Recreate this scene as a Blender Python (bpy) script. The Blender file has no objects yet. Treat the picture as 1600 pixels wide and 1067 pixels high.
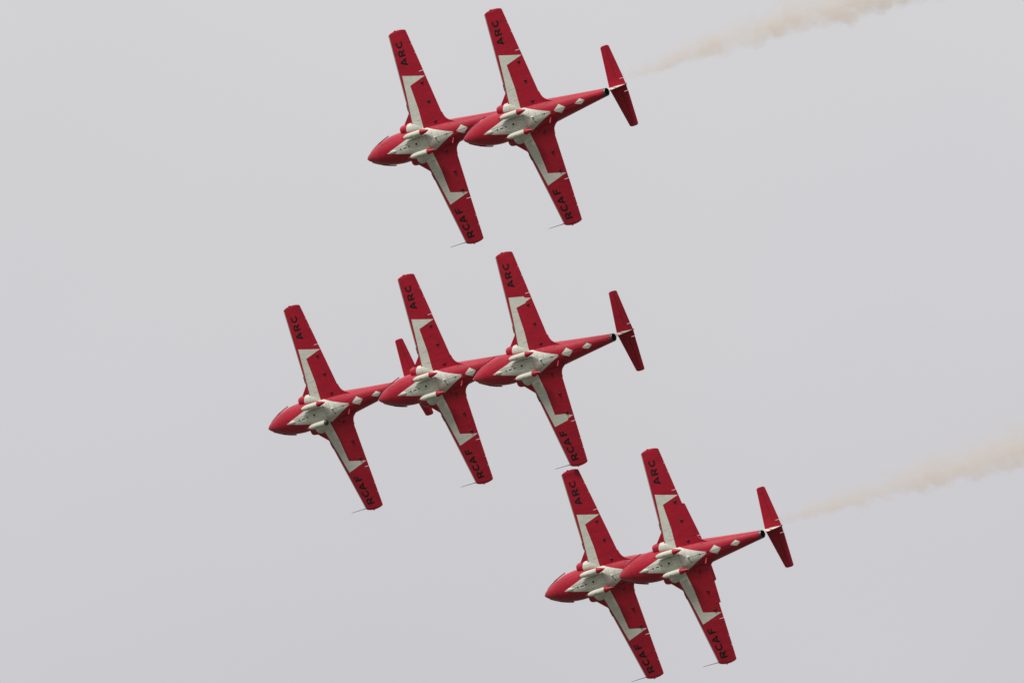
import bpy, bmesh, math, random
from math import sin, cos, pi, sqrt, radians
from mathutils import Vector, Matrix
from mathutils.bvhtree import BVHTree

random.seed(7)
scene = bpy.context.scene
C = scene.collection

# ------------------------------------------------------------------ camera, world, sun, exposure
ELEV = radians(22.0)                       # the photographer looks up 22 degrees
CAM_R = Matrix(((1, 0, 0), (0, -sin(ELEV), -cos(ELEV)), (0, cos(ELEV), -sin(ELEV))))   # right, up, back
CAM_LOC = Vector((0, 0, 1.7))
cd = bpy.data.cameras.new('camera')
cam = bpy.data.objects.new('camera', cd)
C.objects.link(cam)
cam.matrix_world = Matrix.Translation(CAM_LOC) @ CAM_R.to_4x4()
cd.sensor_width = 36.0
cd.lens = 36.0 * 18480.0 / 1600.0          # long telephoto
cd.clip_start = 0.5
cd.clip_end = 60000.0
scene.camera = cam

scene.render.engine = 'CYCLES'
scene.view_settings.view_transform = 'Standard'
scene.view_settings.look = 'None'
scene.view_settings.exposure = 0.0
scene.view_settings.gamma = 1.0
scene.cycles.volume_step_rate = 1.0
scene.cycles.volume_max_steps = 256
scene.cycles.volume_bounces = 2

SUN_EL, SUN_AZ = radians(38.0), radians(218.0)     # behind the camera, to its left; azimuth clockwise from +Y
world = bpy.data.worlds.new('World')
scene.world = world
world.use_nodes = True
nt = world.node_tree
nt.nodes.clear()
def N(t, kind, **kw):
    n = t.nodes.new(kind)
    for k, v in kw.items():
        setattr(n, k, v)
    return n
out = N(nt, 'ShaderNodeOutputWorld')
bg = N(nt, 'ShaderNodeBackground')
sky = N(nt, 'ShaderNodeTexSky', sky_type='NISHITA', sun_disc=False)
sky.sun_elevation = SUN_EL
sky.sun_rotation = SUN_AZ
sky.air_density = 1.5
sky.dust_density = 4.0
hsv = N(nt, 'ShaderNodeHueSaturation')
hsv.inputs['Saturation'].default_value = 0.35
nt.links.new(sky.outputs[0], hsv.inputs['Color'])
tc = N(nt, 'ShaderNodeTexCoord')
sep = N(nt, 'ShaderNodeSeparateXYZ')
nt.links.new(tc.outputs['Generated'], sep.inputs[0])
mr = N(nt, 'ShaderNodeMapRange')           # overcast: the zenith is brighter than the horizon
mr.inputs['From Min'].default_value = 0.0
mr.inputs['From Max'].default_value = 1.0
mr.inputs['To Min'].default_value = 3.1
mr.inputs['To Max'].default_value = 12.9
nt.links.new(sep.outputs['Z'], mr.inputs['Value'])
no = N(nt, 'ShaderNodeTexNoise')           # soft cloud mottling
no.inputs['Scale'].default_value = 9.0
no.inputs['Detail'].default_value = 3.0
no.inputs['Roughness'].default_value = 0.45
nt.links.new(tc.outputs['Generated'], no.inputs['Vector'])
nr = N(nt, 'ShaderNodeMapRange')
nr.inputs['From Min'].default_value = 0.25
nr.inputs['From Max'].default_value = 0.75
nr.inputs['To Min'].default_value = 0.932
nr.inputs['To Max'].default_value = 1.038
nt.links.new(no.outputs['Fac'], nr.inputs['Value'])
mu = N(nt, 'ShaderNodeMath', operation='MULTIPLY')
nt.links.new(mr.outputs[0], mu.inputs[0])
nt.links.new(nr.outputs[0], mu.inputs[1])
tint = N(nt, 'ShaderNodeMapRange', interpolation_type='SMOOTHSTEP')   # the lower cloud deck is a touch darker and lilac
tint.inputs['From Min'].default_value = 0.335
tint.inputs['From Max'].default_value = 0.405
no2 = N(nt, 'ShaderNodeTexNoise')
no2.inputs['Scale'].default_value = 22.0
no2.inputs['Detail'].default_value = 4.0
nt.links.new(tc.outputs['Generated'], no2.inputs['Vector'])
n2m = N(nt, 'ShaderNodeMath', operation='MULTIPLY_ADD')
n2m.inputs[1].default_value = 0.07
nt.links.new(no2.outputs['Fac'], n2m.inputs[0])
zsh = N(nt, 'ShaderNodeMath', operation='ADD')
zsh.inputs[1].default_value = -0.035
nt.links.new(sep.outputs['Z'], zsh.inputs[0])
nt.links.new(zsh.outputs[0], n2m.inputs[2])
nt.links.new(n2m.outputs[0], tint.inputs['Value'])
tm = N(nt, 'ShaderNodeMix', data_type='RGBA')
nt.links.new(tint.outputs[0], tm.inputs['Factor'])
tm.inputs[6].default_value = (0.966, 0.948, 1.0, 1)
tm.inputs[7].default_value = (0.985, 0.975, 1.0, 1)
vm = N(nt, 'ShaderNodeVectorMath', operation='SCALE')
nt.links.new(tm.outputs[2], vm.inputs[0])
nt.links.new(mu.outputs[0], vm.inputs['Scale'])
mx = N(nt, 'ShaderNodeMix', data_type='RGBA')      # thick cloud over the clear sky
mx.inputs['Factor'].default_value = 0.94
nt.links.new(hsv.outputs[0], mx.inputs[6])
nt.links.new(vm.outputs[0], mx.inputs[7])
nt.links.new(mx.outputs[2], bg.inputs['Color'])
bg.inputs['Strength'].default_value = 0.1
nt.links.new(bg.outputs[0], out.inputs['Surface'])

sd = bpy.data.lights.new('sun', 'SUN')
sd.energy = 3.3
sd.angle = radians(12.0)
sd.color = (1.0, 0.97, 0.92)
sun = bpy.data.objects.new('sun', sd)
C.objects.link(sun)
sdir = Vector((sin(SUN_AZ) * cos(SUN_EL), cos(SUN_AZ) * cos(SUN_EL), sin(SUN_EL)))
sun.rotation_euler = sdir.to_track_quat('Z', 'Y').to_euler()
sun.location = (0, 0, 50)

# ------------------------------------------------------------------ materials
def mat(name, base, rough=0.4, metal=0.0, coat=0.0, var=0.0, dirt=None, dirt_amt=0.0, scale=2.0, spec=0.5):
    m = bpy.data.materials.new(name)
    m.use_nodes = True
    t = m.node_tree
    b = t.nodes['Principled BSDF']
    b.inputs['Roughness'].default_value = rough
    b.inputs['Metallic'].default_value = metal
    b.inputs['Coat Weight'].default_value = coat
    b.inputs['Coat Roughness'].default_value = 0.12
    b.inputs['Specular IOR Level'].default_value = spec
    b.inputs['Base Color'].default_value = (*base, 1)
    if var > 0 or dirt:
        tcn = N(t, 'ShaderNodeTexCoord')
        mp = N(t, 'ShaderNodeMapping')
        mp.inputs['Scale'].default_value = (0.45, 1.6, 1.0)        # streaks run with the airflow
        oi = N(t, 'ShaderNodeObjectInfo')                          # every jet carries its own stains
        ad = N(t, 'ShaderNodeVectorMath', operation='ADD')
        t.links.new(tcn.outputs['Object'], ad.inputs[0])
        t.links.new(oi.outputs['Location'], ad.inputs[1])
        t.links.new(ad.outputs[0], mp.inputs['Vector'])
        n1 = N(t, 'ShaderNodeTexNoise')
        n1.inputs['Scale'].default_value = scale
        n1.inputs['Detail'].default_value = 7
        n1.inputs['Roughness'].default_value = 0.62
        t.links.new(mp.outputs[0], n1.inputs['Vector'])
        r1 = N(t, 'ShaderNodeMapRange')
        r1.inputs['From Min'].default_value = 0.3
        r1.inputs['From Max'].default_value = 0.7
        r1.inputs['To Min'].default_value = 1 - var
        r1.inputs['To Max'].default_value = 1 + var
        t.links.new(n1.outputs['Fac'], r1.inputs['Value'])
        sc = N(t, 'ShaderNodeVectorMath', operation='SCALE')
        sc.inputs[0].default_value = base
        t.links.new(r1.outputs[0], sc.inputs['Scale'])
        last = sc.outputs[0]
        if dirt:
            n2 = N(t, 'ShaderNodeTexNoise')
            n2.inputs['Scale'].default_value = scale * 3.1
            n2.inputs['Detail'].default_value = 8
            n2.inputs['Roughness'].default_value = 0.7
            t.links.new(mp.outputs[0], n2.inputs['Vector'])
            r2 = N(t, 'ShaderNodeMapRange')
            r2.inputs['From Min'].default_value = 0.48
            r2.inputs['From Max'].default_value = 0.78
            r2.inputs['To Min'].default_value = 0.0
            r2.inputs['To Max'].default_value = dirt_amt
            t.links.new(n2.outputs['Fac'], r2.inputs['Value'])
            mm = N(t, 'ShaderNodeMix', data_type='RGBA')
            t.links.new(r2.outputs[0], mm.inputs['Factor'])
            t.links.new(last, mm.inputs[6])
            mm.inputs[7].default_value = (*dirt, 1)
            last = mm.outputs[2]
            rr = N(t, 'ShaderNodeMapRange')
            rr.inputs['To Min'].default_value = max(0.05, rough - 0.08)
            rr.inputs['To Max'].default_value = rough + 0.15
            t.links.new(n2.outputs['Fac'], rr.inputs['Value'])
            t.links.new(rr.outputs[0], b.inputs['Roughness'])
        t.links.new(last, b.inputs['Base Color'])
    return m

RED = mat('red_paint', (0.365, 0.006, 0.024), rough=0.42, coat=0.10, var=0.14, dirt=(0.13, 0.006, 0.013), dirt_amt=0.55, spec=0.35)
WHITE = mat('white_paint', (0.63, 0.64, 0.575), rough=0.45, coat=0.05, var=0.06, dirt=(0.36, 0.34, 0.26), dirt_amt=0.6)
TANKW = mat('tank_white_paint', (0.57, 0.575, 0.50), rough=0.42, coat=0.05, var=0.05, dirt=(0.50, 0.40, 0.22), dirt_amt=0.7)
BLACK = mat('black_lettering', (0.008, 0.007, 0.010), rough=0.6, spec=0.25)
SOFT = mat('hinge_seam', (0.25, 0.008, 0.02), rough=0.6)
SEAM = mat('panel_seam', (0.27, 0.265, 0.225), rough=0.7)
RSEAM = mat('dark_red_seam', (0.035, 0.005, 0.008), rough=0.7)
DARK = mat('dark_opening', (0.02, 0.012, 0.014), rough=0.6)
GREY = mat('bare_leading_edge', (0.36, 0.345, 0.325), rough=0.45)
EXH = mat('burnt_exhaust_metal', (0.10, 0.095, 0.095), rough=0.4, metal=0.7, var=0.3, scale=6)
GLASS = mat('tinted_canopy_glass', (0.03, 0.035, 0.05), rough=0.08, spec=0.8)
LAMP = mat('clear_lamp_glass', (0.75, 0.70, 0.55), rough=0.2)

# ------------------------------------------------------------------ mesh helpers
def lerp(a, b, t): return a + (b - a) * t
def interp(tab, x):
    """smooth (monotone cubic) interpolation of the rows of a table over its first column"""
    xs = [r[0] for r in tab]
    if x <= xs[0]: return tab[0][1:]
    if x >= xs[-1]: return tab[-1][1:]
    i = max(k for k in range(len(xs)) if xs[k] <= x)
    h = xs[i + 1] - xs[i]
    t = (x - xs[i]) / h
    res = []
    for c in range(1, len(tab[0])):
        def slope(k):
            if k == 0: return (tab[1][c] - tab[0][c]) / (xs[1] - xs[0])
            if k == len(xs) - 1: return (tab[k][c] - tab[k - 1][c]) / (xs[k] - xs[k - 1])
            d0 = (tab[k][c] - tab[k - 1][c]) / (xs[k] - xs[k - 1])
            d1 = (tab[k + 1][c] - tab[k][c]) / (xs[k + 1] - xs[k])
            return 0 if d0 * d1 <= 0 else 2 * d0 * d1 / (d0 + d1)
        y0, y1, m0, m1 = tab[i][c], tab[i + 1][c], slope(i), slope(i + 1)
        res.append((2*t**3 - 3*t**2 + 1)*y0 + (t**3 - 2*t**2 + t)*h*m0 + (-2*t**3 + 3*t**2)*y1 + (t**3 - t**2)*h*m1)
    return tuple(res)

def loft(rings, cap0=True, cap1=True, bm=None, mi=0):
    bm = bm or bmesh.new()
    vs = [[bm.verts.new(p) for p in r] for r in rings]
    n = len(vs[0])
    for a, b in zip(vs, vs[1:]):
        for k in range(n):
            f = bm.faces.new((a[k], a[(k + 1) % n], b[(k + 1) % n], b[k]))
            f.material_index = mi
    if cap0: bm.faces.new(list(reversed(vs[0]))).material_index = mi
    if cap1: bm.faces.new(vs[-1]).material_index = mi
    return bm

def revolve(profile, origin, n=28, bm=None, mi=None):
    """profile of (x, r[, material]) about the x axis through origin"""
    rings = []
    ox, oy, oz = origin
    for p in profile:
        r = max(p[1], 0.0008)
        rings.append([(ox + p[0], oy + r * cos(2*pi*k/n), oz + r * sin(2*pi*k/n)) for k in range(n)])
    bm2 = bm or bmesh.new()
    vs = [[bm2.verts.new(p) for p in r] for r in rings]
    for i, (a, b) in enumerate(zip(vs, vs[1:])):
        for k in range(n):
            f = bm2.faces.new((a[k], a[(k + 1) % n], b[(k + 1) % n], b[k]))
            f.material_index = profile[i][2] if len(profile[i]) > 2 else 0
    for v, last in ((vs[0], False), (vs[-1], True)):
        f = bm2.faces.new(v if last else list(reversed(v)))
        f.material_index = (profile[-2] if last else profile[0])[2] if len(profile[0]) > 2 else 0
    return bm2

def bx(bm, c, s, mi=0, rot=None):
    m = Matrix.Translation(c) @ (rot.to_4x4() if rot else Matrix.Identity(4)) @ Matrix.Diagonal((*s, 1))
    r = bmesh.ops.create_cube(bm, size=1.0, matrix=m)
    for f in {f for v in r['verts'] for f in v.link_faces}: f.material_index = mi

def inside(poly, x, y):
    c = False
    n = len(poly)
    for i in range(n):
        x1, y1 = poly[i]; x2, y2 = poly[(i + 1) % n]
        if (y1 > y) != (y2 > y) and x < (x2 - x1) * (y - y1) / (y2 - y1) + x1: c = not c
    return c

def paint(bm, poly, mi, only_down=True):
    """cut a vertical-walled outline into the skin and give the faces inside it a paint colour"""
    xs = [p[0] for p in poly]; ys = [p[1] for p in poly]
    x0, x1, y0, y1 = min(xs) - .02, max(xs) + .02, min(ys) - .02, max(ys) + .02
    for i in range(len(poly)):
        a = Vector((*poly[i], 0)); b = Vector((*poly[(i + 1) % len(poly)], 0))
        d = b - a
        nrm = Vector((d.y, -d.x, 0)).normalized()
        ex0, ex1 = min(a.x, b.x) - .01, max(a.x, b.x) + .01
        ey0, ey1 = min(a.y, b.y) - .01, max(a.y, b.y) + .01
        fs = []
        for f in bm.faces:
            if only_down and f.normal.z > 0.02: continue
            fx = [v.co.x for v in f.verts]; fy = [v.co.y for v in f.verts]
            if max(fx) < ex0 or min(fx) > ex1 or max(fy) < ey0 or min(fy) > ey1: continue
            fs.append(f)
        geom = list({e for f in fs for e in f.edges}) + list({v for f in fs for v in f.verts}) + fs
        bmesh.ops.bisect_plane(bm, geom=geom, dist=1e-5, plane_co=a, plane_no=nrm)
    bm.normal_update()
    for f in bm.faces:
        if only_down and f.normal.z > 0.02: continue
        c = f.calc_center_median()
        if inside(poly, c.x, c.y): f.material_index = mi

def extract(bm, poly, gap=0.0):
    """cut the piece of a wing inside the outline out of bm into a bmesh of its own, closing both cuts"""
    for i in range(len(poly)):
        a = Vector((*poly[i], 0)); b = Vector((*poly[(i + 1) % len(poly)], 0))
        d = b - a
        nrm = Vector((d.y, -d.x, 0)).normalized()
        ex0, ex1 = min(a.x, b.x) - .01, max(a.x, b.x) + .01
        ey0, ey1 = min(a.y, b.y) - .01, max(a.y, b.y) + .01
        fs = []
        for f in bm.faces:
            fx = [v.co.x for v in f.verts]; fy = [v.co.y for v in f.verts]
            if max(fx) < ex0 or min(fx) > ex1 or max(fy) < ey0 or min(fy) > ey1: continue
            fs.append(f)
        geom = list({e for f in fs for e in f.edges}) + list({v for f in fs for v in f.verts}) + fs
        bmesh.ops.bisect_plane(bm, geom=geom, dist=1e-5, plane_co=a, plane_no=nrm)
    pick = [f for f in bm.faces if inside(poly, *f.calc_center_median()[:2])]
    nb = bmesh.new()
    vmap = {}
    for f in pick:
        vs = []
        for v in f.verts:
            if v not in vmap: vmap[v] = nb.verts.new(v.co)
            vs.append(vmap[v])
        g = nb.faces.new(vs); g.material_index = f.material_index
    bmesh.ops.delete(bm, geom=pick, context='FACES')
    for q in (bm, nb):                                         # close each straight side of the cut with a flat wall
        q.normal_update()
        for i in range(len(poly)):
            a = Vector(poly[i]); b = Vector(poly[(i + 1) % len(poly)])
            d = (b - a).normalized(); L = (b - a).length
            up, lo = {}, {}
            for e in q.edges:
                if not e.is_boundary: continue
                ok = True
                for v in e.verts:
                    w = Vector((v.co.x, v.co.y)) - a
                    if abs(w.x*d.y - w.y*d.x) > 2e-4 or not -1e-3 < w.dot(d) < L + 1e-3: ok = False
                if not ok: continue
                side = up if e.link_faces[0].normal.z > 0 else lo
                for v in e.verts: side[v] = (Vector((v.co.x, v.co.y)) - a).dot(d)
            if not up or not lo: continue
            U = sorted(up, key=lambda v: up[v]); W = sorted(lo, key=lambda v: -lo[v])
            vs = U + [v for v in W if v not in up]
            if len(vs) >= 3:
                try: q.faces.new(vs).material_index = 0
                except ValueError: pass
        bmesh.ops.recalc_face_normals(q, faces=list(q.faces))
        q.normal_update()
    return nb

def cut_slot(bm, poly):
    nb = extract(bm, poly)
    nb.free()

def mesh_of(bm, name, mats, sharp=35):
    bm.normal_update()
    me = bpy.data.meshes.new(name)
    bm.to_mesh(me)
    for m in mats: me.materials.append(m)
    me.polygons.foreach_set('use_smooth', [True] * len(me.polygons))
    me.set_sharp_from_angle(angle=radians(sharp))
    return me

def part(name, bm, mats, parent, sharp=35, recalc=True):
    if recalc: bmesh.ops.recalc_face_normals(bm, faces=list(bm.faces))
    o = bpy.data.objects.new(name, mesh_of(bm, name, mats, sharp))
    bm.free()
    C.objects.link(o)
    o.parent = parent
    return o

def mirror(bm):
    for v in bm.verts: v.co.y = -v.co.y
    bmesh.ops.reverse_faces(bm, faces=list(bm.faces))
    return bm

class Skin:
    """drops points up onto the underside of a mesh"""
    def __init__(self, bm): self.t = BVHTree.FromBMesh(bm)
    def z(self, x, y, off=0.003, default=-0.3):
        hit = self.t.ray_cast(Vector((x, y, -4)), Vector((0, 0, 1)))
        return (hit[0].z if hit[0] else default) - off

def ribbon(bm, skin, pts, w, mi, off=0.003, step=0.05):
    """thin painted line / seam lying on the underside"""
    for (ax, ay), (bx_, by) in zip(pts, pts[1:]):
        L = sqrt((bx_-ax)**2 + (by-ay)**2)
        if L < 1e-6: continue
        n = max(1, int(L / step))
        nx, ny = -(by-ay)/L*w/2, (bx_-ax)/L*w/2
        prev = None
        for k in range(n + 1):
            t = k / n
            x, y = lerp(ax, bx_, t), lerp(ay, by, t)
            row = [bm.verts.new((x+sx*nx, y+sx*ny, skin.z(x+sx*nx, y+sx*ny, off))) for sx in (-1, 1)]
            if prev:
                f = bm.faces.new((prev[0], prev[1], row[1], row[0])); f.material_index = mi
                if f.normal_update() or f.normal.z > 0: f.normal_flip()
            prev = row

def disc(bm, skin, x, y, rx, ry, mi, off=0.004, n=14):
    vs = [bm.verts.new((x+rx*cos(2*pi*k/n), y+ry*sin(2*pi*k/n), skin.z(x+rx*cos(2*pi*k/n), y+ry*sin(2*pi*k/n), off))) for k in range(n)]
    f = bm.faces.new(vs); f.normal_update(); f.material_index = mi
    if f.normal.z > 0: f.normal_flip()

# lettering: strokes in a unit box, u along the reading direction, v up
def arc(cx, cy, rx, ry, a0, a1, n=14):
    return [(cx + rx*cos(radians(lerp(a0, a1, k/n))), cy + ry*sin(radians(lerp(a0, a1, k/n)))) for k in range(n + 1)]
GLYPH = {
    'A': [[(.07, 0), (.5, .97)], [(.5, .97), (.93, 0)], [(.21, .26), (.79, .26)]],
    'R': [[(.1, 0), (.1, 1)], [(.1, .92), (.5, .92)] + arc(.5, .69, .33, .23, 90, -90) + [(.1, .46)], [(.45, .46), (.9, 0)]],
    'C': [arc(.56, .5, .46, .43, 48, 312, 20)],
    'F': [[(.12, 0), (.12, 1)], [(.12, .92), (.9, .92)], [(.12, .5), (.8, .5)]],
}
def glyph(bm, skin, ch, o, du, dv, stroke):
    """o = foot corner, du = reading vector, dv = up vector (local x, y)"""
    for si, st in enumerate(GLYPH[ch]):
        P = [(o[0] + u*du[0] + v*dv[0], o[1] + u*du[1] + v*dv[1]) for u, v in st]
        Q = [P[0]]
        for a, b in zip(P, P[1:]):                       # dense enough to follow the skin
            L = sqrt((b[0]-a[0])**2 + (b[1]-a[1])**2); n = max(1, int(L/0.06))
            Q += [(lerp(a[0], b[0], k/n), lerp(a[1], b[1], k/n)) for k in range(1, n+1)]
        prev = None
        for i, p in enumerate(Q):
            a = Q[max(0, i-1)]; b = Q[min(len(Q)-1, i+1)]
            d = Vector((b[0]-a[0], b[1]-a[1])).normalized()
            nx, ny = -d.y*stroke/2, d.x*stroke/2
            row = [bm.verts.new((p[0]+s*nx, p[1]+s*ny, skin.z(p[0]+s*nx, p[1]+s*ny, 0.004 + .001*si))) for s in (-1, 1)]
            if prev:
                f = bm.faces.new((prev[0], prev[1], row[1], row[0])); f.normal_update()
                if f.normal.z > 0: f.normal_flip()
            prev = row

# ------------------------------------------------------------------ airframe (x aft from the nose tip, y to starboard, z up)
FUS = [  # x, half width, z of widest point, depth below, height above, squareness
    (0.00, .012, 0, .012, .012, 2.0), (0.015, .058, 0, .056, .056, 2.0), (0.05, .098, 0, .088, .095, 2.0), (0.15, .172, 0, .150, .165, 2.0),
    (0.30, .258, 0, .228, .255, 2.05), (0.45, .332, 0, .293, .34, 2.1), (0.75, .456, 0, .408, .48, 2.15), (1.00, .540, 0, .485, .56, 2.2),
    (1.25, .610, 0, .528, .62, 2.25), (1.57, .685, 0, .570, .66, 2.3), (1.9, .732, 0, .598, .70, 2.35), (2.2, .752, 0, .612, .72, 2.4),
    (3.0, .752, 0, .622, .75, 2.5), (4.0, .725, 0, .612, .75, 2.5), (5.0, .660, .02, .590, .72, 2.4), (5.5, .605, .04, .550, .68, 2.35),
    (6.2, .515, .09, .475, .58, 2.2), (7.0, .415, .15, .385, .47, 2.1), (8.0, .290, .225, .285, .33, 2.0), (8.70, .207, .26, .207, .215, 2.0)]
def superring(x, w, zc, hb, ht, n, k=72):
    ring = []
    for i in range(k):
        a = 2*pi*i/k
        c, s = cos(a), sin(a)
        if s < 0: n = 1.80 + .30 * min(1, max(0, (x - 1.2) / 2.2)) if x < 5 else 2.0      # keel-like chin, rounder belly
        y = w * math.copysign(abs(c)**(2/n), c)
        z = zc + (ht if s > 0 else hb) * math.copysign(abs(s)**(2/n), s)
        ring.append((x, y, z))
    return ring

def naca(t, n=22):
    """closed aerofoil outline (xc, zc) for unit chord, thickness t"""
    up = []
    for i in range(n + 1):
        xc = (1 - cos(pi * i / n)) / 2
        z = 5*t*(.2969*sqrt(xc) - .126*xc - .3516*xc**2 + .2843*xc**3 - .1036*xc**4)
        up.append((xc, z))
    lo = [(x, -z*0.8) for x, z in up[1:-1]]
    return up + list(reversed(lo))

def surface(stations, tfrac=1.0, axis='y'):
    """wing-like loft; stations: (span, x leading, x trailing, height, thickness ratio)"""
    rings = []
    for s, xl, xt, h, t in stations:
        ring = []
        for xc, zc in naca(t):
            x = lerp(xl, xt, xc); z = zc * (xt - xl)
            ring.append((x, s, h + z) if axis == 'y' else (x, z, s + h))
        rings.append(ring)
    return rings

def wing_z(y): return -.265 + .062 * y
def wing_le(y): return 3.318 + (3.745 - 3.318) * y / 5.40
def wing_te(y): return lerp(5.385, 4.862, (y - .8) / 4.6)

def build_wing(side, stepped):
    st = []
    ys = [.30, .6, .9, 1.2, 1.5, 1.8, 2.2, 2.6, 3.0, 3.4, 3.8, 4.2, 4.6, 5.0, 5.25]
    for y in ys: st.append((y, wing_le(y), wing_te(y), wing_z(y), lerp(.150, .118, y / 5.4)))
    for y, a, b, k in ((5.40, 3.748, 4.86, .108), (5.425, 3.762, 4.858, .104), (5.45, 3.795, 4.842, .098), (5.475, 3.838, 4.805, .090), (5.50, 3.905, 4.735, .078), (5.52, 3.98, 4.655, .064), (5.535, 4.06, 4.57, .05), (5.547, 4.15, 4.48, .033), (5.553, 4.24, 4.40, .015)):
        st.append((y, a, b, wing_z(5.4), k))
    bm = loft(surface(st))
    bmesh.ops.recalc_face_normals(bm, faces=list(bm.faces))
    bm.normal_update()
    # paint: white arrow band, bare metal along the leading edge
    if stepped:
        band = [(3.44, .55), (4.085, .55), (4.15, 1.6), (4.113, 2.79), (4.715, 2.885), (4.725, 2.925), (5.10, 3.045), (4.735, 3.14), (4.722, 3.215), (3.826, 3.368), (3.69, 2.25)]
    else:
        band = [(3.44, .55), (4.085, .55), (4.15, 1.6), (4.113, 2.79), (5.10, 3.04), (3.826, 3.368), (3.69, 2.25)]
    paint(bm, band, 1)
    paint(bm, [(wing_le(1.6) - .2, 1.6), (wing_le(1.6) + .080, 1.6), (wing_le(5.39) + .072, 5.385), (wing_le(5.39) - .2, 5.385)], 2, only_down=False)
    full = bm.copy()
    skin = Skin(full)
    # moving surfaces, each cut out of the wing
    ail_p = [(4.790, 3.337), (5.6, 3.337), (5.6, 5.19), (4.700, 5.19)]
    slot = [(4.80, 3.315), (5.6, 3.315), (5.6, 3.337), (4.79, 3.337)]
    flap_p = [(4.86, .95), (5.7, .95), (5.7, 2.56), (4.80, 2.56)]
    cut_slot(bm, slot)
    ail = extract(bm, ail_p)
    flap = extract(bm, flap_p)
    for yy in (4.25, 4.71):                                   # the notches at both ends of the trim tab
        cut_slot(ail, [(wing_te(yy) - .07, yy - .008), (5.6, yy - .008), (5.6, yy + .008), (wing_te(yy) - .06, yy + .008)])
    for b in (ail, flap):                                      # a hairline gap at the hinge
        for v in b.verts: v.co.x += .0015
    # glove in front of the root and fillet behind it
    def plate(outline, z0, z1, th, mi=0):
        rings = []
        for dz in (-th, th):
            rings.append([(x, y, lerp(z0, z1, (y - .5) / 1.1) + dz) for x, y in outline])
        loft(rings, bm=bm, mi=mi)
    plate([(2.70, .62), (2.86, 1.0), (2.98, 1.12), (3.445, 1.565), (3.52, 1.60), (3.75, 1.45), (3.75, .62)], -.11, -.075, .035)
    plate([(5.15, .45), (5.15, 1.18), (5.365, 1.10), (5.39, .95), (5.43, .84), (5.50, .74), (5.60, .655), (5.74, .57), (5.95, .45)], -.20, -.175, .022)
    # hinge lines, drain holes and small access covers on the underside
    ribbon(bm, skin, [(4.79, 3.36), (4.705, 5.17)], .014, 5)
    ribbon(bm, skin, [(4.855, .98), (4.80, 2.54)], .014, 5)
    ribbon(bm, skin, [(3.62, 1.57), (4.14, 1.62)], .005, 4)
    ribbon(bm, skin, [(4.13, 2.25), (4.23, 2.25)], .010, 3)
    for px, py in ((4.60, 1.35), (4.62, 2.3), (4.50, 3.6), (4.45, 4.35)): disc(bm, skin, px, py, .022, .022, 3)
    if side > 0: disc(bm, skin, 4.63, .70, .048, .045, 3)
    for yy in (1.05, 3.9, 4.9): ribbon(bm, skin, [(wing_le(yy) + .45, yy), (4.66, yy)], .010, 5)
    lt = bmesh.new()
    S = .086
    # lettering reads from below with its head towards the leading edge
    if side < 0:
        rows = [('A', 3.79, .365, 4.385, 3.985), ('R', 4.265, .325, 4.42, 4.035), ('C', 4.685, .345, 4.425, 4.065)]
    else:
        rows = [('R', -5.215, .325, 4.435, 4.045), ('C', -4.815, .345, 4.375, 3.985), ('A', -4.43, .365, 4.365, 3.965), ('F', -3.915, .29, 4.345, 3.945)]
    flipped = Skin(mirror(full.copy())) if side < 0 else skin
    for ch, y0, w, xb, xt in rows:
        glyph(lt, flipped, ch, (xb, -y0), (0, -w), (xt - xb, 0), S)
    hf = []
    for fx, fy in ((4.86, .80), (4.85, 1.83), (4.82, 2.80)):
        h = bmesh.new()
        z = skin.z(fx, fy, 0)
        rings = []
        for t_ in range(9):
            u = t_ / 8
            r = .054 * sin(pi * min(1, .08 + u * .92)) ** .8 + .002
            rings.append([(fx - .09 + .19*u, fy + .62*r*cos(2*pi*k/12), z - .012 + 1.15*r*sin(2*pi*k/12)) for k in range(12)])
        hf.append(loft(rings, bm=h))
    lamp = bmesh.new()
    rings = []
    for y in (1.60, 1.66, 1.74, 1.86, 1.94, 1.99):
        e = .017 if 1.62 < y < 1.97 else .004
        rings.append([(wing_le(y) + .034 + e*1.9*cos(2*pi*k/12), y, wing_z(y) - .034 + e*1.5*sin(2*pi*k/12)) for k in range(12)])
    loft(rings, bm=lamp)
    nav = revolve([(-.05, .004), (-.03, .024), (0, .032), (.04, .028), (.09, .006)], (4.20, 5.555, wing_z(5.4)), n=14)
    if side < 0:
        for b in [bm, ail, flap, lamp, nav] + hf: mirror(b)
    full.free()
    return dict(wing=bm, aileron=ail, flap=flap, letters=lt, fairings=hf, lamp=lamp, nav=nav)

def add_wing(root, side, stepped=False):
    W = build_wing(side, stepped)
    mats = [RED, WHITE, GREY, RSEAM, SEAM, SOFT]
    w = part('wing', W['wing'], mats, root, 30)
    part('aileron', W['aileron'], mats, w, 30)
    part('flap', W['flap'], mats, w, 30)
    part('lettering', W['letters'], [BLACK], w, recalc=False)
    for b in W['fairings']: part('hinge_fairing', b, [RSEAM], w, 60)
    part('landing_lamp', W['lamp'], [DARK], w, 60)
    part('navigation_light', W['nav'], [RED], w, 60)
    if side > 0:                                               # long pitot boom on the starboard tip only
        b = bmesh.new()
        revolve([(0, .010), (.06, .011), (.75, .016), (.95, .024), (1.02, .020)], (2.80, 5.375, wing_z(5.4) - .01), n=10, bm=b)
        part('pitot_boom', b, [mat_boom], w, 60)
    return w

mat_boom = mat('dull_steel_boom', (0.16, 0.12, 0.12), rough=0.5, metal=0.4)

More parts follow.
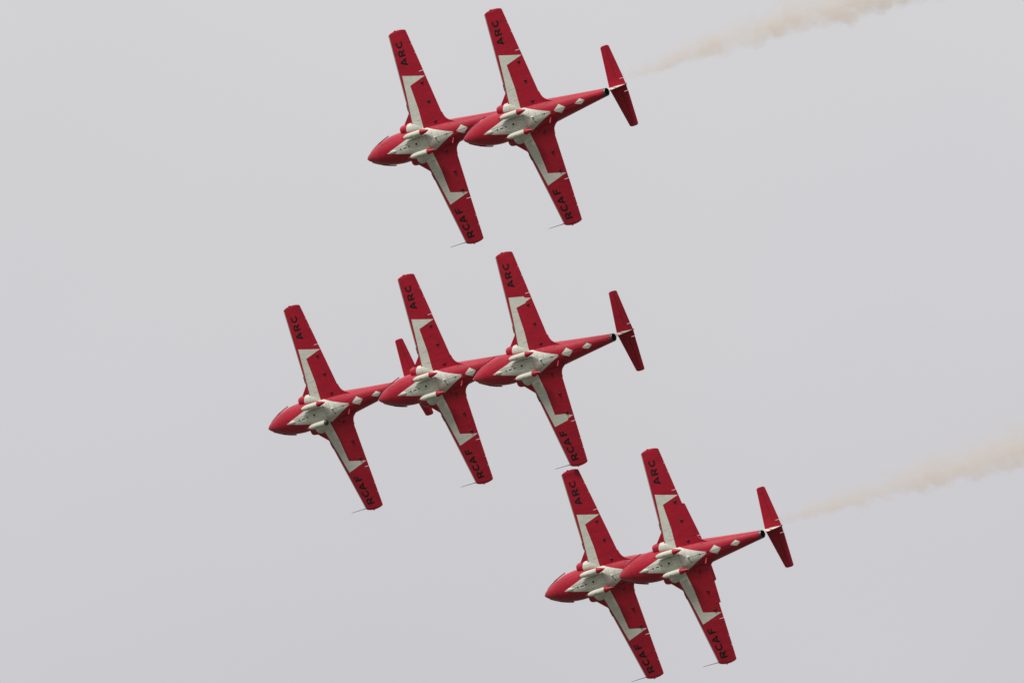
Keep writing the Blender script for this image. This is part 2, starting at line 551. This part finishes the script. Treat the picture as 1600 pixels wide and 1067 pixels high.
def build_jet(stepped=False):
    root = bpy.data.objects.new('aerobatic_jet', None)
    C.objects.link(root)
    root.empty_display_size = 1.0
    # ---- fuselage
    xs = sorted(set([r[0] for r in FUS] + [.005, .03, .08, .11] + [round(.2 + .11*i, 3) for i in range(77)]))
    bm = loft([superring(x, *interp(FUS, x)) for x in xs if x <= 8.70], cap1=False)
    bmesh.ops.recalc_face_normals(bm, faces=list(bm.faces)); bm.normal_update()
    skin = Skin(bm)
    paint(bm, [(1.63, 0), (4.05, -.655), (4.30, -.60), (5.87, 0), (4.30, .60), (4.05, .655)], 1)
    paint(bm, [(5.945, 0), (6.275, -.232), (6.59, 0), (6.275, .232)], 1)
    paint(bm, [(7.10, 0), (7.42, -.155), (7.665, 0), (7.40, .155)], 1)
    # seams: white panels in grey, red panels in dark red
    ribbon(bm, skin, [(5.72, 0), (5.93, .0)], .040, 3); ribbon(bm, skin, [(6.60, 0), (7.09, 0)], .05, 3)
    ribbon(bm, skin, [(7.67, 0), (8.35, 0)], .042, 3); ribbon(bm, skin, [(5.95, 0), (6.58, 0)], .026, 2); ribbon(bm, skin, [(7.11, 0), (7.66, 0)], .026, 2)
    for pts, w in (([(3.02, -.27), (4.25, -.27)], .017), ([(3.02, -.27), (3.02, .27)], .010), ([(2.25, -.12), (3.02, -.14)], .008),
                   ([(2.35, .0), (2.50, 0)], .012), ([(2.56, -.10), (2.56, .16)], .009), ([(3.02, .27), (4.25, .27)], .010), ([(3.72, -.27), (3.72, .27)], .008),
                   ([(4.25, -.5), (4.25, .5)], .012), ([(4.25, -.27), (4.62, -.27)], .006), ([(4.60, -.42), (4.60, .42)], .008), ([(4.78, -.02), (5.75, -.01)], .011),
                   ([(4.95, -.30), (4.95, .30)], .007), ([(3.40, .10), (3.66, .10)], .012), ([(3.86, .20), (4.12, .20)], .012), ([(2.0, .05), (2.3, .05)], .006),
                   ([(3.9, -.12), (4.2, -.12)], .010), ([(5.30, -.12), (5.30, .14)], .008)):
        ribbon(bm, skin, pts, w * 1.5, 2, off=.0035)
    for pts, w in (([(1.3, -.45), (2.5, -.62)], .007), ([(1.3, .45), (2.5, .62)], .007), ([(6.8, -.39), (6.8, .39)], .008), ([(8.0, -.26), (8.0, .26)], .006), ([(1.15, -.5), (1.15, .5)], .006), ([(5.2, .42), (6.1, .38)], .01), ([(5.2, -.42), (6.1, -.38)], .008)):
        ribbon(bm, skin, pts, w, 3, off=.0035)
    for x, y, rx, ry in ((2.545, 0, .045, .042), (3.085, -.01, .045, .036), (3.548, -.02, .062, .060), (4.81, .227, .040, .040), (5.42, -.02, .05, .028), (5.32, -.03, .018, .022), (5.55, -.01, .035, .012),
                         (5.40, .03, .022, .018), (4.42, .36, .018, .018), (4.70, -.06, .016, .02), (5.60, -.46, .036, .036), (4.34, .10, .012, .02), (4.45, -.36, .016, .016), (1.26, -.50, .05, .012)):
        disc(bm, skin, x, y, rx, ry, 4)
    vs = [(2.70, -.022), (2.90, -.030), (2.93, .008), (2.72, .020)]
    f = bm.faces.new([bm.verts.new((x, y, skin.z(x, y, .005))) for x, y in vs]); f.normal_update(); f.material_index = 4
    if f.normal.z > 0: f.normal_flip()
    fus = part('fuselage', bm, [RED, WHITE, SEAM, RSEAM, DARK], root, 40, recalc=False)
    # belly fairing: a raised diamond lens behind the nose
    b = bmesh.new()
    zb = lambda x, y: skin.z(x, y, 0)
    rings = []
    for i in range(11):
        u = i / 10; x = 1.80 + .46*u
        w = .088 * sin(pi * u) ** .8 + .004; d = .05 * sin(pi * u) ** .6 + .004
        rings.append([(x, w*cos(2*pi*k/14), zb(x, 0) + .01 + d*sin(2*pi*k/14)) for k in range(14)])
    loft(rings, bm=b)
    part('belly_fairing', b, [WHITE], fus, 60)
    b = bmesh.new()
    bx(b, (5.66, .37, -.56), (.075, .29, .020), 0, Matrix.Rotation(radians(8), 3, 'Z') @ Matrix.Rotation(radians(-38), 3, 'X'))
    bx(b, (5.65, .29, -.47), (.05, .03, .12))
    bmesh.ops.bevel(b, geom=list(b.edges), offset=.006, segments=2, affect='EDGES')
    part('blade_antenna', b, [RED], fus)
    b = bmesh.new()
    revolve([(-.05, .004), (-.03, .035), (0, .05), (.05, .04), (.08, .01)], (4.74, -.055, skin.z(4.74, -.055, 0) - .035), n=14, bm=b)
    part('belly_beacon', b, [WHITE], fus, 60)
    b = bmesh.new()
    revolve([(-.050, .004), (-.038, .024), (-.015, .038), (.03, .042)], (.0, 0, 0), n=14, bm=b)
    part('nose_lamp', b, [LAMP], fus, 60)
    # ---- exhaust: burnt ring with a dark pipe and a tail cone inside
    b = bmesh.new()
    n = 36
    prof = [(8.695, .2045), (8.80, .198), (8.812, .190), (8.808, .178), (8.60, .172), (8.35, .165)]
    rings = [[(x, r*cos(2*pi*k/n), .26 + r*sin(2*pi*k/n)) for k in range(n)] for x, r in prof]
    loft(rings, cap0=False, cap1=True, bm=b)
    for k in range(4):                                        # spokes that hold the inner cone
        a = pi/4 + k*pi/2
        bx(b, (8.58, .115*cos(a), .26 + .115*sin(a)), (.10, .13, .018), 0, Matrix.Rotation(a, 3, 'X'))
    revolve([(8.36, .07), (8.55, .065), (8.66, .03), (8.70, .004)], (0, 0, .26), n=20, bm=b)
    part('exhaust_nozzle', b, [EXH], root, 40, recalc=False)
    # ---- canopy: wide dome over side-by-side seats, its rails standing just proud of the nose
    b = bmesh.new()
    rings = []
    for i in range(25):
        x = .75 + 2.75 * i / 24
        w, zc, hb, ht, sq = interp(FUS, x)
        u = i / 24
        k = sin(pi * (.10 + .88*u)) ** .7
        W = w * (.93 if u > .1 else .90); top = zc + ht*.75 + .36 * k
        rings.append([(x, W*cos(pi*j/20), .20 + (top - .20)*max(0, sin(pi*j/20))**.85) for j in range(21)])
    loft(rings, bm=b)
    can = part('canopy', b, [GLASS], root, 60)
    for s in (-1, 1):
        b = bmesh.new()
        def rail(x0, x1, mi, r):
            rings = []
            m = max(2, int((x1 - x0) / .06))
            for i in range(m + 1):
                x = lerp(x0, x1, i/m)
                w = interp(FUS, x)[0] + lerp(.012, .040, min(1, max(0, (x - .2) / 1.0)))
                rings.append([(x, s*((w + .016 if s > 0 else w + .034) + .6*r*cos(2*pi*k/8)), (.02 if s > 0 else .14 + .10*min(1, x)) + r*1.3*sin(2*pi*k/8)) for k in range(8)])
            loft(rings, bm=b, mi=mi)
        rail(.20, .44, 1, .040); rail(.47, .72, 0, .042); rail(.75, .88, 1, .054); rail(.91, 1.47, 0, .050)
        part('canopy_rail', b, [RED, GLASS], can, 50)
    b = bmesh.new()
    rings = []                                                # arch between windscreen and canopy
    for j in range(21):
        a = pi*j/20
        w, zc, hb, ht, sq = interp(FUS, 1.75)
        yy, zz = .96*w*cos(a), .20 + (zc + ht*.75 + .335 - .20)*max(0, sin(a))**.85
        rings.append([(1.70, yy, zz), (1.82, yy, zz), (1.82, yy*.94, zz - .03), (1.70, yy*.94, zz - .03)])
    loft(rings, bm=b)
    part('windscreen_arch', b, [RED], can)
    # ---- air intakes: rounded trunks on both flanks that fair into the wing underside
    for s in (-1, 1):
        b = bmesh.new()
        T = [  # x, y centre, half width, z centre, depth below, height above
            (2.58, .80, .195, .06, .245, .24), (2.60, .795, .225, .05, .275, .26), (2.66, .79, .245, .04, .30, .275), (2.85, .78, .275, .02, .31, .28), (3.1, .765, .295, -.01, .31, .27), (3.4, .75, .305, -.05, .29, .25),
            (3.6, .74, .310, -.08, .265, .2), (3.8, .69, .300, -.11, .235, .17), (3.95, .635, .265, -.14, .20, .13), (4.08, .57, .20, -.17, .19, .1), (4.18, .50, .09, -.20, .10, .05)]
        xs2 = [2.58, 2.59, 2.60, 2.63, 2.66] + [round(2.70 + .04*i, 3) for i in range(37)] + [4.165, 4.175, 4.18]
        rings = []
        for x in xs2:
            yc, w, zc, hb, ht = interp(T, x)
            rings.append([(x, yc + w*math.copysign(abs(cos(2*pi*k/40))**.9, cos(2*pi*k/40)), zc + (ht if sin(2*pi*k/40) > 0 else hb)*math.copysign(abs(sin(2*pi*k/40))**.9, sin(2*pi*k/40))) for k in range(40)])
        inner = []
        for x, sc in ((2.59, .93), (2.70, .88), (3.2, .80)):
            yc, w, zc, hb, ht = interp(T, 2.6)
            inner.append([(x, yc + w*sc*cos(2*pi*k/40), zc + (ht if sin(2*pi*k/40) > 0 else hb)*sc*sin(2*pi*k/40)) for k in range(40)])
        rings = list(reversed(inner)) + rings
        loft(rings, bm=b)
        bmesh.ops.recalc_face_normals(b, faces=list(b.faces)); b.normal_update()
        paint(b, [(3.04, .3), (4.5, .3), (4.5, 1.3), (3.25, 1.3), (3.10, .95), (3.03, .78)], 1)
        sk2 = Skin(b)
        ribbon(b, sk2, [(3.45, .62), (3.50, .98)], .008, 3); ribbon(b, sk2, [(3.15, .90), (3.95, .88)], .007, 3)
        for f in b.faces:
            c = f.calc_center_median()
            if f.material_index == 0 and c.x < 3.25 and f.normal.x > .2 and abs(c.x - 3.2) < .002: f.material_index = 2
        if s < 0: mirror(b)
        it = part('air_intake', b, [RED, WHITE, DARK, SEAM], root, 45)
        b = bmesh.new()
        pl = [(2.28, .70), (2.56, .765), (2.62, .74), (2.62, .64), (2.3, .62)]
        loft([[(x, s*y, z) for x, y in pl] for z in (-.02, .20)], bm=b)
        part('splitter_plate', b, [RED], it)
    # ---- wings
    add_wing(root, -1, stepped)
    add_wing(root, 1, stepped)
    # ---- smoke tanks under the belly
    for s in (-1, 1):
        b = bmesh.new()
        c = (0, s*.505, -.75)
        prof = []
        for x, r in ((3.045, .035), (3.06, .055), (3.10, .080), (3.16, .104), (3.25, .126), (3.35, .138), (3.5, .146), (3.75, .148), (4.0, .148), (4.155, .147)):
            prof.append((x, r))
        revolve(prof, c, n=32, bm=b)
        bx(b, (3.70, s*.505, -.60), (.62, .05, .14))           # pylon
        sk3 = Skin(b)
        disc(b, sk3, 3.60, s*.505 + .02, .022, .022, 1)
        ribbon(b, sk3, [(3.60, s*.505), (3.72, s*.505)], .008, 2); ribbon(b, sk3, [(3.34, s*.505 - .09), (3.34, s*.505 + .09)], .005, 2)
        tank = part('smoke_tank', b, [TANKW, DARK, SEAM], root, 40, recalc=False)
        b = bmesh.new()
        revolve([(2.875, .006), (2.91, .024), (3.00, .044), (3.05, .055), (3.065, .060)], c, n=20, bm=b)
        part('tank_nose', b, [RED], tank, 50)
        b = bmesh.new()
        revolve([(4.150, .150), (4.18, .151), (4.30, .120), (4.45, .075), (4.58, .036), (4.62, .010)], c, n=32, bm=b)
        part('tank_tail_cone', b, [RED], tank, 50)
    # ---- fin and rudder
    def fin_rings(a, b_):
        st = []
        for k in range(9):
            z = lerp(.35, 1.385, k/8)
            st.append((z, lerp(6.95, 8.08, k/8)*1.0, lerp(8.62, 9.21, k/8), 0, .13))
        return st
    b = loft(surface(fin_rings(0, 1), axis='z'), mi=0)
    bmesh.ops.recalc_face_normals(b, faces=list(b.faces))
    def hinge(z): return lerp(8.22, 8.80, (z - .35) / 1.12)
    geom = list(b.verts) + list(b.edges) + list(b.faces)
    bmesh.ops.bisect_plane(b, geom=geom, dist=1e-5, plane_co=(8.22, 0, .35), plane_no=Vector((1.12, 0, -.58)).normalized())
    r = bmesh.new(); vm_ = {}
    pick = [f for f in b.faces if f.calc_center_median().x > hinge(f.calc_center_median().z)]
    for f in pick:
        g = r.faces.new([vm_.setdefault(v, None) or vm_.__setitem__(v, r.verts.new(v.co)) or vm_[v] for v in f.verts])
    bmesh.ops.delete(b, geom=pick, context='FACES')
    for q in (b, r):
        bmesh.ops.holes_fill(q, edges=[e for e in q.edges if e.is_boundary], sides=0)
    # red slashes across the white fin
    for q in (b, r):
        for x0, mi in ((8.05, 1), (8.50, 1)):
            for off in (0, .10):
                geom = list(q.verts) + list(q.edges) + list(q.faces)
                bmesh.ops.bisect_plane(q, geom=geom, dist=1e-5, plane_co=(x0 + off, 0, 1.2), plane_no=Vector((1, 0, 1.3)).normalized())
        for f in q.faces:
            c = f.calc_center_median()
            t_ = (c.x + 1.3*(c.z - 1.2))
            if 8.05 < t_ < 8.15 or 8.50 < t_ < 8.60: f.material_index = 1
    fin = part('fin', b, [WHITE, RED], root, 30)
    part('rudder', r, [WHITE, RED], fin, 30)
    # ---- tailplane with two elevators
    def tz(y): return 1.385 + .068 * y                         # slight dihedral
    def tdx(y): return (1.48 - tz(y)) * .77
    def tp(y): return lerp(8.117, 8.481, y / 2.007), lerp(9.148, 8.995, y / 2.007)
    st = []
    for y in (0, .2, .35, .6, .9, 1.2, 1.5, 1.8, 2.0):
        a, c_ = tp(y); st.append((y, a + tdx(y), c_ + tdx(y), tz(y), .085))
    for y, a, c_, k in ((2.03, 8.51, 8.975, .075), (2.055, 8.56, 8.93, .055), (2.07, 8.63, 8.86, .03)): st.append((y, a + tdx(y), c_ + tdx(y), tz(y), k))
    full = [(-y, a, c_, z, k) for y, a, c_, z, k in reversed(st[1:])] + st
    b = loft(surface(full))
    bmesh.ops.recalc_face_normals(b, faces=list(b.faces)); b.normal_update()
    skt = Skin(b.copy())
    els = []
    for s in (-1, 1):
        cut_slot(b, sorted([(8.94, s*.319), (9.6, s*.319), (9.6, s*.340), (8.94, s*.340)], key=lambda p: 0))
        els.append(extract(b, [(8.80, s*.340), (9.6, s*.340), (9.6, s*2.0), (8.745, s*2.0)]))
    for e in els:
        for v in e.verts: v.co.x += .005
    for s in (-1, 1): ribbon(b, skt, [(8.800, s*.34), (8.745, s*1.97)], .026, 1)
    tpn = part('tailplane', b, [RED, RSEAM], root, 30)
    for e in els: part('elevator', e, [RED, RSEAM], tpn, 30)
    b = bmesh.new()
    revolve([(7.98, .004), (8.05, .03), (8.3, .05), (9.0, .05), (9.15, .04), (9.20, .015)], (.06, 0, 1.40), n=18, bm=b)
    part('tail_bullet', b, [RED], root, 50)
    return root

def kids(o): return [c for c in bpy.data.objects if c.parent == o]
def copy_tree(o, parent=None):
    c = o.copy()
    C.objects.link(c)
    c.parent = parent
    for ch in kids(o): copy_tree(ch, c)
    return c

# pose of each jet in camera space: rows of the rotation and the nose-tip position in metres
POSES = [
 ('A1', [[0.77166, 0.35105, 0.53039, -7.08255], [0.2405, -0.93302, 0.26764, 8.95032], [0.58882, -0.07896, -0.8044, -581.61144]],
  'red and white jet leading the top pair, tail hidden by the next nose'),
 ('A2', [[0.76597, 0.35725, 0.53448, -2.31828], [0.24652, -0.93105, 0.26903, 9.74643], [0.59373, -0.07431, -0.80122, -573.5284]],
  'red and white jet behind in the top pair, smoke streaming off its tail'),
 ('B1', [[0.75145, 0.38252, 0.53758, -12.25755], [0.24673, -0.91859, 0.30874, -4.40022], [0.61192, -0.09937, -0.78465, -596.57805]],
  'red and white jet at far left, lower belly tank lacking its red tail cone'),
 ('B2', [[0.75952, 0.35943, 0.54216, -6.61605], [0.23987, -0.9295, 0.28018, -2.91567], [0.60464, -0.08276, -0.79218, -588.85734]],
  'red and white jet flying second in the middle row of three, overlapped at the tail'),
 ('B3', [[0.75961, 0.33885, 0.55513, -1.86852], [0.22696, -0.938, 0.26198, -1.85738], [0.60949, -0.07301, -0.78943, -581.04199]],
  'rear jet of the middle three with notched steps in its white wing bands'),
 ('C1', [[0.75634, 0.38607, 0.52811, 1.63741], [0.25601, -0.91758, 0.30414, -12.51695], [0.60201, -0.09483, -0.79284, -582.66469]],
  'red and white jet leading the bottom pair, its whole rear hidden by the next jet'),
 ('C2', [[0.7628, 0.34966, 0.54394, 5.23607], [0.2393, -0.93411, 0.26489, -11.44257], [0.60073, -0.0719, -0.79622, -575.47666]],
  'rear jet of the bottom pair, flaps extended, smoke off its tail'),
]
def cam_to_world(M):
    T = Matrix(((*M[0],), (*M[1],), (*M[2],), (0, 0, 0, 1)))
    return Matrix.Translation(CAM_LOC) @ CAM_R.to_4x4() @ T

proto = build_jet()
special = build_jet(stepped=True)
jets = {}
first = True
for key, M, label in POSES:
    if key == 'B3': j = special
    elif first: j = proto; first = False
    else: j = copy_tree(proto)
    j.matrix_world = cam_to_world(M)
    j['label'] = label
    j['category'] = 'jet'
    j['group'] = 'red and white display jets flying in formation'
    jets[key] = j

# every pilot is on the stick: ailerons and elevators a degree or two off neutral
def deflect(o, hx, hz, deg):
    o.matrix_local = Matrix.Translation((hx, 0, hz)) @ Matrix.Rotation(radians(deg), 4, 'Y') @ Matrix.Translation((-hx, 0, -hz))
for key, el, ai in (('A1', 1.0, .8), ('A2', -2.0, -1.2), ('B1', 1.5, 0), ('B2', -1.0, 1.6), ('B3', 2.0, -.8), ('C1', 0, 1.0), ('C2', -1.5, -1.6)):
    for w in kids(jets[key]):
        for c in kids(w):
            if c.name.startswith('elevator'): deflect(c, 8.77, 1.47, el)
            if c.name.startswith('aileron'): deflect(c, 4.75, 0.0, ai if c.data.vertices[0].co.y > 0 else -ai)

# the far-left jet has lost the tail cone of its starboard tank: a dark round end is left
for t in kids(jets['B1']):
    if t.name.startswith('smoke_tank') and t.data.vertices[0].co.y > 0:
        for c in kids(t):
            if c.name.startswith('tank_tail_cone'): bpy.data.objects.remove(c)
        b = bmesh.new()
        revolve([(4.150, .148), (4.20, .146), (4.24, .125), (4.27, .08), (4.285, .01)], (0, .505, -.75), n=28, bm=b)
        e = part('tank_end', b, [EXH], t, 60)
        e['label'] = 'dark rounded bare end of tank'
# the last jet flies with its flaps run out
for w in kids(jets['C2']):
    if w.name.startswith('wing'):
        for c in kids(w):
            if c.name.startswith('flap'):
                c.data = c.data.copy()
                for v in c.data.vertices:                      # run out aft from the hinge
                    h = 4.86 - .06 * (abs(v.co.y) - .95) / 1.61
                    v.co.x = h + (v.co.x - h) * 1.27

# ------------------------------------------------------------------ ground far below (out of frame; it lights the undersides)
gm = bpy.data.materials.new('airfield_ground')
gm.use_nodes = True
t = gm.node_tree
gb = t.nodes['Principled BSDF']
gb.inputs['Roughness'].default_value = 0.9
gt = N(t, 'ShaderNodeTexCoord')
gn = N(t, 'ShaderNodeTexNoise'); gn.inputs['Scale'].default_value = 0.006; gn.inputs['Detail'].default_value = 8
t.links.new(gt.outputs['Object'], gn.inputs['Vector'])
gr = N(t, 'ShaderNodeValToRGB')
gr.color_ramp.elements[0].position = 0.40; gr.color_ramp.elements[0].color = (0.045, 0.055, 0.028, 1)
gr.color_ramp.elements[1].position = 0.55; gr.color_ramp.elements[1].color = (0.10, 0.10, 0.085, 1)
t.links.new(gn.outputs['Fac'], gr.inputs['Fac'])
t.links.new(gr.outputs[0], gb.inputs['Base Color'])
bm = bmesh.new()
R_ = 12000
ctr = bm.verts.new((0, 0, 0))
ring = [bm.verts.new((R_*cos(2*pi*k/64), R_*sin(2*pi*k/64), 0)) for k in range(64)]
for k in range(64): bm.faces.new((ctr, ring[k], ring[(k+1) % 64]))
g = part('ground', bm, [gm], None)
g['kind'] = 'structure'

# ------------------------------------------------------------------ smoke trails: real volumes behind two jets
def smoke_material(name, L, seed, dens):
    m = bpy.data.materials.new(name)
    m.use_nodes = True
    t = m.node_tree
    t.nodes.clear()
    o = N(t, 'ShaderNodeOutputMaterial')
    pv = N(t, 'ShaderNodeVolumePrincipled')
    pv.inputs['Color'].default_value = (0.87, 0.775, 0.675, 1)
    pv.inputs['Anisotropy'].default_value = 0.1
    t.links.new(pv.outputs[0], o.inputs['Volume'])
    tcn = N(t, 'ShaderNodeTexCoord')
    sp = N(t, 'ShaderNodeSeparateXYZ')
    t.links.new(tcn.outputs['Object'], sp.inputs[0])
    def math_(op, a, b=None, c=None, clamp=False):
        n = N(t, 'ShaderNodeMath', operation=op, use_clamp=clamp)
        for i, v in enumerate((a, b, c)):
            if v is None: continue
            if isinstance(v, (int, float)): n.inputs[i].default_value = v
            else: t.links.new(v, n.inputs[i])
        return n.outputs[0]
    X, Y, Z = sp.outputs
    rad = math_('ADD', math_('MULTIPLY', X, .060), .24)               # core radius grows downstream
    def noise(scale, detail, off):
        mp = N(t, 'ShaderNodeMapping'); mp.inputs['Location'].default_value = (off, off*.7, seed)
        t.links.new(tcn.outputs['Object'], mp.inputs['Vector'])
        n = N(t, 'ShaderNodeTexNoise'); n.inputs['Scale'].default_value = scale; n.inputs['Detail'].default_value = detail; n.inputs['Roughness'].default_value = .6
        t.links.new(mp.outputs[0], n.inputs['Vector'])
        return n.outputs['Fac']
    n1 = noise(.75, 5, seed); n2 = noise(1.7, 6, seed + 5); n3 = noise(.5, 3, seed + 11)
    # billows push the outline in and out; the lower flank (+y) stays crisp, the upper one frays out
    yo = math_('SUBTRACT', Y, math_('MULTIPLY', math_('SUBTRACT', n1, .5), math_('MULTIPLY', rad, 2.2)))
    yn = math_('DIVIDE', yo, rad)
    zn = math_('DIVIDE', Z, rad)
    low = math_('MAXIMUM', yn, 0.0)
    up = math_('MINIMUM', yn, 0.0)
    d2 = math_('ADD', math_('ADD', math_('POWER', math_('MULTIPLY', low, 1.25), 2.0), math_('POWER', math_('MULTIPLY', up, .62), 2.0)), math_('POWER', zn, 2.0))
    d = math_('ADD', math_('SQRT', d2), math_('MULTIPLY', math_('SUBTRACT', n2, .5), 1.9))
    fall = N(t, 'ShaderNodeMapRange', interpolation_type='SMOOTHSTEP')
    fall.inputs['From Min'].default_value = .45; fall.inputs['From Max'].default_value = 1.05
    fall.inputs['To Min'].default_value = 1; fall.inputs['To Max'].default_value = 0
    t.links.new(d, fall.inputs['Value'])
    ramp = N(t, 'ShaderNodeMapRange', interpolation_type='SMOOTHSTEP')
    ramp.inputs['From Min'].default_value = 0; ramp.inputs['From Max'].default_value = 7.0
    ramp.inputs['To Min'].default_value = .5; ramp.inputs['To Max'].default_value = 1
    t.links.new(X, ramp.inputs['Value'])
    thin = math_('DIVIDE', .8, rad)                                   # it thins as it spreads
    lo = N(t, 'ShaderNodeMapRange', interpolation_type='SMOOTHSTEP')   # heaviest along the lower flank
    lo.inputs['From Min'].default_value = -1.3; lo.inputs['From Max'].default_value = .55
    lo.inputs['To Min'].default_value = .22; lo.inputs['To Max'].default_value = 1
    t.links.new(yn, lo.inputs['Value'])
    pf = N(t, 'ShaderNodeMapRange', interpolation_type='SMOOTHSTEP')   # uneven puffs along the trail
    pf.inputs['From Min'].default_value = .36; pf.inputs['From Max'].default_value = .62
    pf.inputs['To Min'].default_value = .45; pf.inputs['To Max'].default_value = 1.15
    t.links.new(n3, pf.inputs['Value'])
    dd = math_('MULTIPLY', math_('MULTIPLY', fall.outputs[0], ramp.outputs[0]), math_('MULTIPLY', thin, dens))
    dd = math_('MULTIPLY', dd, math_('MULTIPLY', lo.outputs[0], pf.outputs[0]))
    st = N(t, 'ShaderNodeMapRange', interpolation_type='SMOOTHSTEP')   # no hard front end
    st.inputs['From Min'].default_value = .1; st.inputs['From Max'].default_value = 1.6
    t.links.new(X, st.inputs['Value'])
    dd = math_('MULTIPLY', dd, st.outputs[0])
    t.links.new(dd, pv.inputs['Density'])
    return m

def smoke(key, x0, L, y0, z0, label, seed, dens):
    bm = bmesh.new()
    rings = []
    for i in range(int(L / .8) + 1):
        x = i * .8
        r = (.33 + .058*x) * 2.3 + .1
        rings.append([(x, -.12*r + r*cos(2*pi*k/20), .75*r*sin(2*pi*k/20)) for k in range(20)])
    loft(rings, bm=bm)
    o = part('smoke_trail', bm, [smoke_material('smoke', L, seed, dens)], None)
    o.matrix_world = jets[key].matrix_world @ Matrix.Translation((x0, y0, z0))
    o['label'] = label
    o['category'] = 'smoke'
    o['group'] = 'brown smoke trails behind the jets'
smoke('A2', 8.0, 22.5, -.30, 1.80, 'thin brown smoke trail leading from the top pair to the upper edge', 1.3, .95)
smoke('C2', 8.0, 23.0, -.17, 1.80, 'thin brown smoke trail leading from the bottom pair to the right edge', 7.9, .80)
